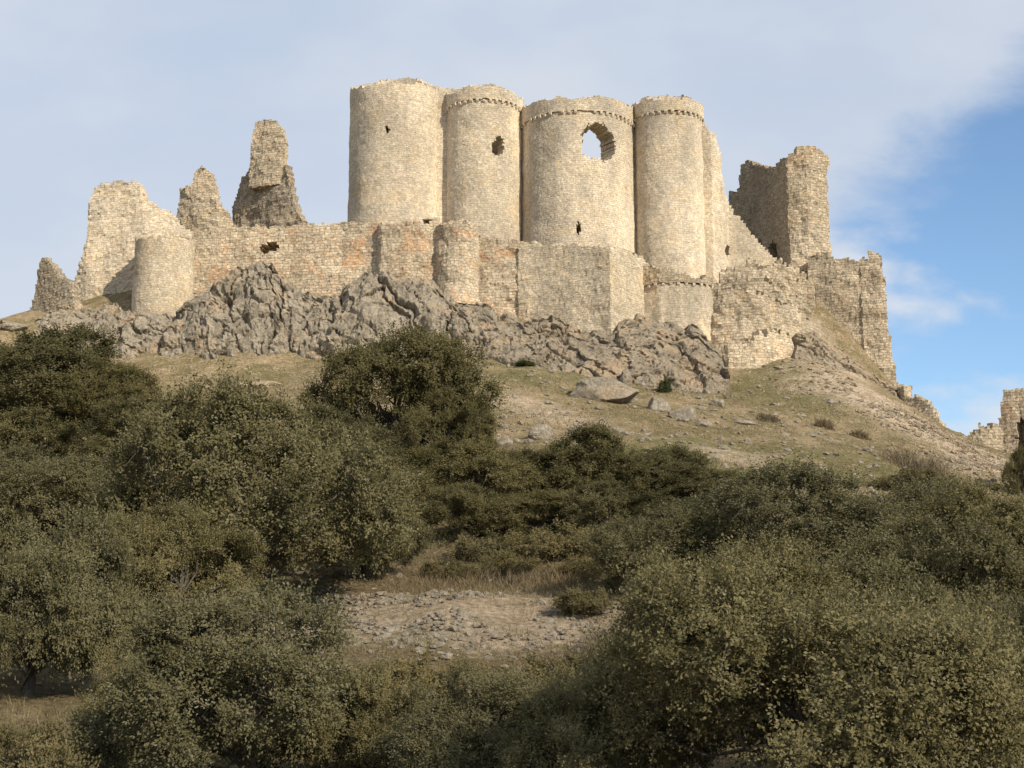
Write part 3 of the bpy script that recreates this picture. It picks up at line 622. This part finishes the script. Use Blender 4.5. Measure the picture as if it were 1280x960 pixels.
def plant_tree(proto, cx, top, Y, wpx, label, rot=0., cat='tree', group='holm oaks around the hill', py_mid=600, hmin=.8):
    pr = protos[proto]
    if not used.get(proto): o = pr; used[proto] = True
    else:
        o = pr.copy(); C.objects.link(o)
        for ch in pr.children:
            c2 = ch.copy(); C.objects.link(c2); c2.parent = o
    x = P(cx, py_mid, Y)[0]; g = float(H(x, Y)[0]); h = max(hmin, float(zf(top, Y)) - g)
    kx = wpx * Y / F / 2 / dims[proto][0]; kz = h / dims[proto][1]
    o.location = (x, Y, g - .05); o.scale = (kx, (kx + kz) / 2 if kz < kx else kx, kz); o.rotation_euler = (0, 0, rot)
    tag(o, label, cat, group)
    return o
spec = {  # R, H, ncl, clr, leaf, ntw, nl, mat, seed, nlobe, lr
    'near1': (2.9, 3.0, 600, .36, .044, 20, 19, 'leaf', 1, 34, .27),
    'near2': (2.0, 2.4, 390, .30, .041, 20, 18, 'leaf', 2, 22, .32),
    'mid1': (4.0, 5.2, 440, .58, .079, 20, 18, 'leaf', 3, 24, .32),
    'mid2': (4.0, 5.0, 420, .60, .080, 20, 18, 'leaf', 4, 20, .34),
    'far1': (4.8, 6.5, 340, .68, .115, 20, 16, 'leaf_far', 6, 19, .36),
    'far2': (4.2, 6.0, 310, .64, .115, 20, 16, 'leaf_far', 7, 15, .38),
}
protos = {}; dims = {}
for k, (R, Hh, ncl, clr, leaf, ntw, nl, mt, sd, nlo, lr_) in spec.items():
    protos[k] = make_tree('holm_oak_tree', 400 + sd, R, Hh, ncl, clr, leaf, ntw, nl, M[mt], nlo, lr_); dims[k] = (R, Hh)
T = [
    ('far1', 492, 410, 68, 245, 'dark rounded oak right under the castle crags, standing alone above the others', .3),
    ('far2', 35, 414, 76, 260, 'dark oak at the left edge, below the wall stump'),
    ('far1', 125, 446, 74, 180, 'lower dark oak against the right side of the highest left oak', 2.4),
    ('far2', 40, 510, 60, 260, 'oak at the left edge, directly below the highest left oak', 2.),
    ('far1', 165, 500, 66, 210, 'oak between the left edge oaks and the big sunlit oak', 5.1),
    ('far1', 260, 496, 68, 200, 'dark oak behind the big sunlit oak on the left', 1.),
    ('far1', 430, 510, 62, 200, 'oak filling the gap between big sunlit oak and dark rounded oak', 4.),
    ('far2', 558, 485, 66, 135, 'oak under the right side of the dark rounded oak', 1.6),
    ('far2', 480, 570, 54, 210, 'shaded oak low between the big sunlit oak and the row of dark oaks', 2.7),
    ('mid2', 80, 560, 46, 260, 'broad oak at left, in front of the left edge oaks', 3.3),
    ('mid1', 320, 488, 38, 410, 'big sunlit oak with visible low branches left of the clearing', 2.6),
    ('mid2', 230, 620, 34, 240, 'lower oak in front of the left half of the big sunlit oak', 1.9),
    ('mid2', 455, 625, 42, 165, 'smaller oak leaning against the right side of the big sunlit oak', 5.6),
    ('far2', 595, 552, 56, 190, 'leftmost of the dark oaks lined up behind the clearing', 3.),
    ('far1', 665, 556, 58, 190, 'low dark oak in the middle of the row behind the clearing', 2.2),
    ('far2', 730, 540, 58, 210, 'tallest dark oak in the row behind the clearing', 5.),
    ('far1', 820, 554, 59, 190, 'rightmost dark oak of the row behind the clearing', .9),
    ('far1', 590, 606, 50, 190, 'front dark oak at the left of the row behind the clearing', 4.4),
    ('far2', 760, 600, 50, 210, 'front dark oak at the right of the row behind the clearing', 1.9),
    ('far1', 675, 610, 51, 180, 'front dark oak at the middle of the row behind the clearing', .2),
    ('far2', 900, 586, 57, 190, 'oak on the slope foot right of the row behind the clearing', 2.9),
    ('mid2', 845, 626, 38, 230, 'oak at the right rim of the stony clearing', 1.4),
    ('mid1', 1010, 586, 38, 380, 'tall broad oak behind the big right-hand bush', 2.6),
    ('mid2', 1150, 592, 40, 320, 'oak between the tall broad oak and the right edge oak', .6),
    ('mid2', 1230, 606, 34, 380, 'oak at the right edge above the big foreground bush', 3.9),
    ('mid1', 930, 676, 25, 330, 'oak in front of the tall broad oak, above the huge foreground bush', 4.2),
    ('mid2', 1120, 652, 26, 360, 'oak filling the space between the right edge oak and the huge bush', 5.2),
    ('mid2', 50, 636, 25, 280, 'grey-green oak cut by the left edge of the photo in the middle ground', .2),
    ('near2', 320, 740, 17, 410, 'spreading grey-green bush oak at the bottom left', 0.),
    ('near2', 190, 800, 20, 200, 'small bush oak left of the spreading bush oak', 3.4),
    ('near2', 470, 830, 17, 200, 'small bush oak right of the spreading bush oak', 4.9),
    ('near2', 600, 836, 16, 280, 'low dark bush oak at the bottom middle', 2.),
    ('near2', 740, 850, 14.5, 260, 'low bush oak between bottom middle and the huge bush', 5.5),
    ('near1', 1020, 692, 13.5, 650, 'huge leafy foreground oak bush filling the bottom right', .4),
    ('near1', 800, 772, 16.5, 250, 'leafy bush oak at the left flank of the huge bush', 1.3),
    ('near1', 1250, 692, 16, 460, 'leafy oak bush at the bottom right corner behind the huge bush', 2.5),
    ('far2', 1278, 560, 84, 50, 'small dark oak at the right edge below the arched ruin', 1.1),
]
for t in T: plant_tree(t[0], t[1], t[2], t[3], t[4], t[5], t[6] if len(t) > 6 else 0.)
# shrubs
protos['yel'] = make_tree('low_shrub', 431, 1.3, 1.2, 90, .3, .065, 16, 12, M['leaf_dry'], 8); dims['yel'] = (1.3, 1.2)
protos['grn'] = make_tree('green_shrub', 432, .8, 1.0, 45, .24, .09, 14, 8, M['leaf_green'], 6); dims['grn'] = (.8, 1.0)
for cx, top, Y, w, lb, r in [(680, 658, 46, 120, 'yellowish shrub at the back of the clearing, below the tallest dark oak', 0), (600, 668, 46, 120, 'olive shrub at the back of the clearing, left of the yellowish one', 1), (760, 670, 47, 110, 'olive shrub at the right back of the clearing', 3), (735, 736, 36, 90, 'low shrub at the right end of the stony clearing', 4), (645, 692, 43.5, 100, 'low shrub in the grass in front of the yellowish one', 2.4), (570, 700, 42.5, 80, 'low shrub in the grass at the left back of the clearing', 3.1), (725, 698, 42.5, 90, 'low shrub in the grass at the right back of the clearing', 4.6), (1130, 590, 70, 120, 'yellow-green shrub on the slope foot above the right oaks', 5), (560, 825, 24, 180, 'low olive shrub at the front edge of the clearing', 3.6), (690, 820, 25, 150, 'low shrub at the right front of the clearing', .8), (60, 905, 16, 140, 'low brownish shrub in the bottom left corner', 1.8)]:
    plant_tree('yel', cx, top, Y, w, lb, r, 'shrub', 'low shrubs round the clearing', 700, .5)
for cx, top, Y, w, lb, r in [(831, 472, 97, 20, 'small round green shrub at the foot of the brown rock face', 0), (655, 450, 101, 34, 'flat green shrub on the grass below the crags', 1)]:
    plant_tree('grn', cx, top, Y, w, lb, r, 'shrub', 'green shrubs on the slope', 500, .5)
def dry_shrub(px, py, Y, wpx, hpx, seed, label, n=700):
    rng = np.random.default_rng(seed); x, y, _ = P(px, py, Y); g = float(H(x, y)[0]); w = wpx * Y / F / 2; h = hpx * Y / F
    b = np.stack([rng.normal(0, .42, n) * w, rng.normal(0, .42, n) * w, np.zeros(n)], 1); b[:, 2] = H(b[:, 0] + x, b[:, 1] + y) - g - .03
    hl = h * rng.uniform(.3, 1, n) * (.45 + .55 * (fbm(b * 2.5 / w, 2, seed) > 0)) * np.exp(-.5 * ((b[:, 0] / w) ** 2))
    e = b + np.stack([rng.normal(0, .45, n) * hl, rng.normal(0, .45, n) * hl, hl], 1)
    sd = unit(np.cross(e - b, rng.normal(size=(n, 3)))) * rng.uniform(.006, .014, (n, 1)) * (Y / 60 + .3)
    mid = (b + e) / 2 + rng.normal(0, .08, (n, 3)) * h
    V = np.stack([b - sd, mid + sd, e, mid - sd], 1).reshape(-1, 3)
    col = np.repeat(np.stack([rng.random(n), rng.random(n), rng.random(n), np.ones(n)], 1), 4, axis=0)
    o = mk('dry_shrub', V, np.arange(n * 4).reshape(n, 4), M['twig'], attr={'leafcol': col}); o.location = (x, y, g)
    tag(o, label, 'shrub', 'dry twiggy shrubs')
for i, q in enumerate([(1150, 585, 82, 90, 28, 'wide reddish dry shrub at the foot of the pale scree'), (1030, 524, 93, 22, 14, 'small dry shrub on the slope left of the scree'), (1075, 541, 91, 22, 13, 'small dry shrub beside the pale scree'), (960, 520, 92, 30, 8, 'low dry shrub below the battered wall foot'),
        (700, 724, 42, 130, 26, 'brown twiggy scrub behind the right of the stony clearing'), (560, 724, 42, 130, 24, 'brown twiggy scrub behind the left of the stony clearing'), (630, 716, 43, 130, 24, 'brown twiggy scrub in the middle behind the clearing'), (770, 800, 31, 120, 40, 'dry brown scrub at the right front of the clearing'),
        (690, 835, 28, 150, 36, 'dry scrub along the front edge of the clearing'), (40, 935, 18, 200, 60, 'straw coloured scrub in the bottom left corner'), (130, 930, 18, 180, 55, 'dry scrub between bottom left corner and the spreading bush'), (110, 715, 40, 90, 20, 'dry scrub on the stony patch by the left edge')]):
    dry_shrub(*q[:5], 500 + i, q[5], 1800)
# ------------------------------------------------------------------ light and sky
el = rad(30); az = rad(139)
S = Vector((math.sin(az) * math.cos(el), math.cos(az) * math.cos(el), math.sin(el)))
sun = bpy.data.lights.new('sun', 'SUN'); sun.energy = 5.0; sun.angle = rad(.5); sun.color = (1, .885, .71)
so = bpy.data.objects.new('sun', sun); C.objects.link(so); so.rotation_euler = (-S).to_track_quat('-Z', 'Y').to_euler(); so.location = (60, -60, 60)
wd = bpy.data.worlds.new('World'); bpy.context.scene.world = wd; wd.use_nodes = True
class W(NT):
    def __init__(s): s.t = wd.node_tree; s.tc = s.n('ShaderNodeTexCoord')
w = W(); bg = wd.node_tree.nodes['Background']
sk = w.n('ShaderNodeTexSky', sky_type='NISHITA'); sk.sun_disc = False; sk.sun_elevation = el; sk.sun_rotation = az; sk.air_density = 1.0; sk.dust_density = .6; sk.altitude = 900
d = w.tc.outputs['Generated']; sx = w.n('ShaderNodeSeparateXYZ'); w.put(sx.inputs[0], d)
yy = w.math('MAXIMUM', w.math('ABSOLUTE', sx.outputs[1]), .15)
u = w.math('DIVIDE', sx.outputs[0], yy); v = w.math('DIVIDE', sx.outputs[2], yy)
cb = w.n('ShaderNodeCombineXYZ'); w.put(cb.inputs[0], u); w.put(cb.inputs[1], w.math('MULTIPLY', v, 1.8))
q = cb.outputs[0]
nA = w.noise(q, 6.5, 6, .52); nB = w.noise(q, 9, 7, .6, dist=.3); nC = w.noise(q, 2.0, 4, .45)
ln_ = w.math('ADD', w.math('MULTIPLY_ADD', w.math('SUBTRACT', u, .242), .74, .325), w.math('MULTIPLY', v, -1.))
ln_ = w.math('ADD', ln_, w.math('MULTIPLY_ADD', nB, .11, -.055))
hole = w.math('MULTIPLY', w.ramp(ln_, -.025, .045), w.ramp(u, .15, .24))
low = w.ramp(v, .28, .35, 1, 0)
puff = w.math('MULTIPLY', w.ramp(nA, .44, .62), low)
clear_ = w.math('MULTIPLY', hole, w.math('SUBTRACT', 1., w.math('MULTIPLY', puff, .85)))
veil = w.math('MULTIPLY_ADD', w.ramp(nC, .3, .7), .16, .84)
fac = w.math('MULTIPLY', veil, w.math('SUBTRACT', 1., w.math('MULTIPLY', clear_, .95)))
ccol = w.mix(w.ramp(w.noise(q, 2.6, 5, .5), .32, .68), (5.6, 6.45, 7.8), (7.2, 7.55, 8.2))
ccol = w.mix(w.ramp(v, .2, .42, .4, 0), ccol, (7.6, 7.8, 8.15))
ccol = w.mix(w.math('MULTIPLY', puff, hole), ccol, (7.7, 7.95, 8.4))
skc = w.mix(1, sk.outputs[0], (1.35, 1.58, 1.72), 'MULTIPLY')
w.put(bg.inputs[0], w.mix(fac, skc, ccol)); bg.inputs[1].default_value = .1
# ------------------------------------------------------------------ camera
cam = bpy.data.cameras.new('camera'); co = bpy.data.objects.new('camera', cam); C.objects.link(co)
cam.sensor_width = 36; cam.lens = 36 * F / 1280; cam.clip_end = 9000; cam.clip_start = .1
co.location = CAM; co.rotation_euler = (math.pi / 2 + PT, 0, 0)
bpy.context.scene.camera = co
vs = bpy.context.scene.view_settings; vs.view_transform = 'Standard'; vs.look = 'None'; vs.exposure = 0
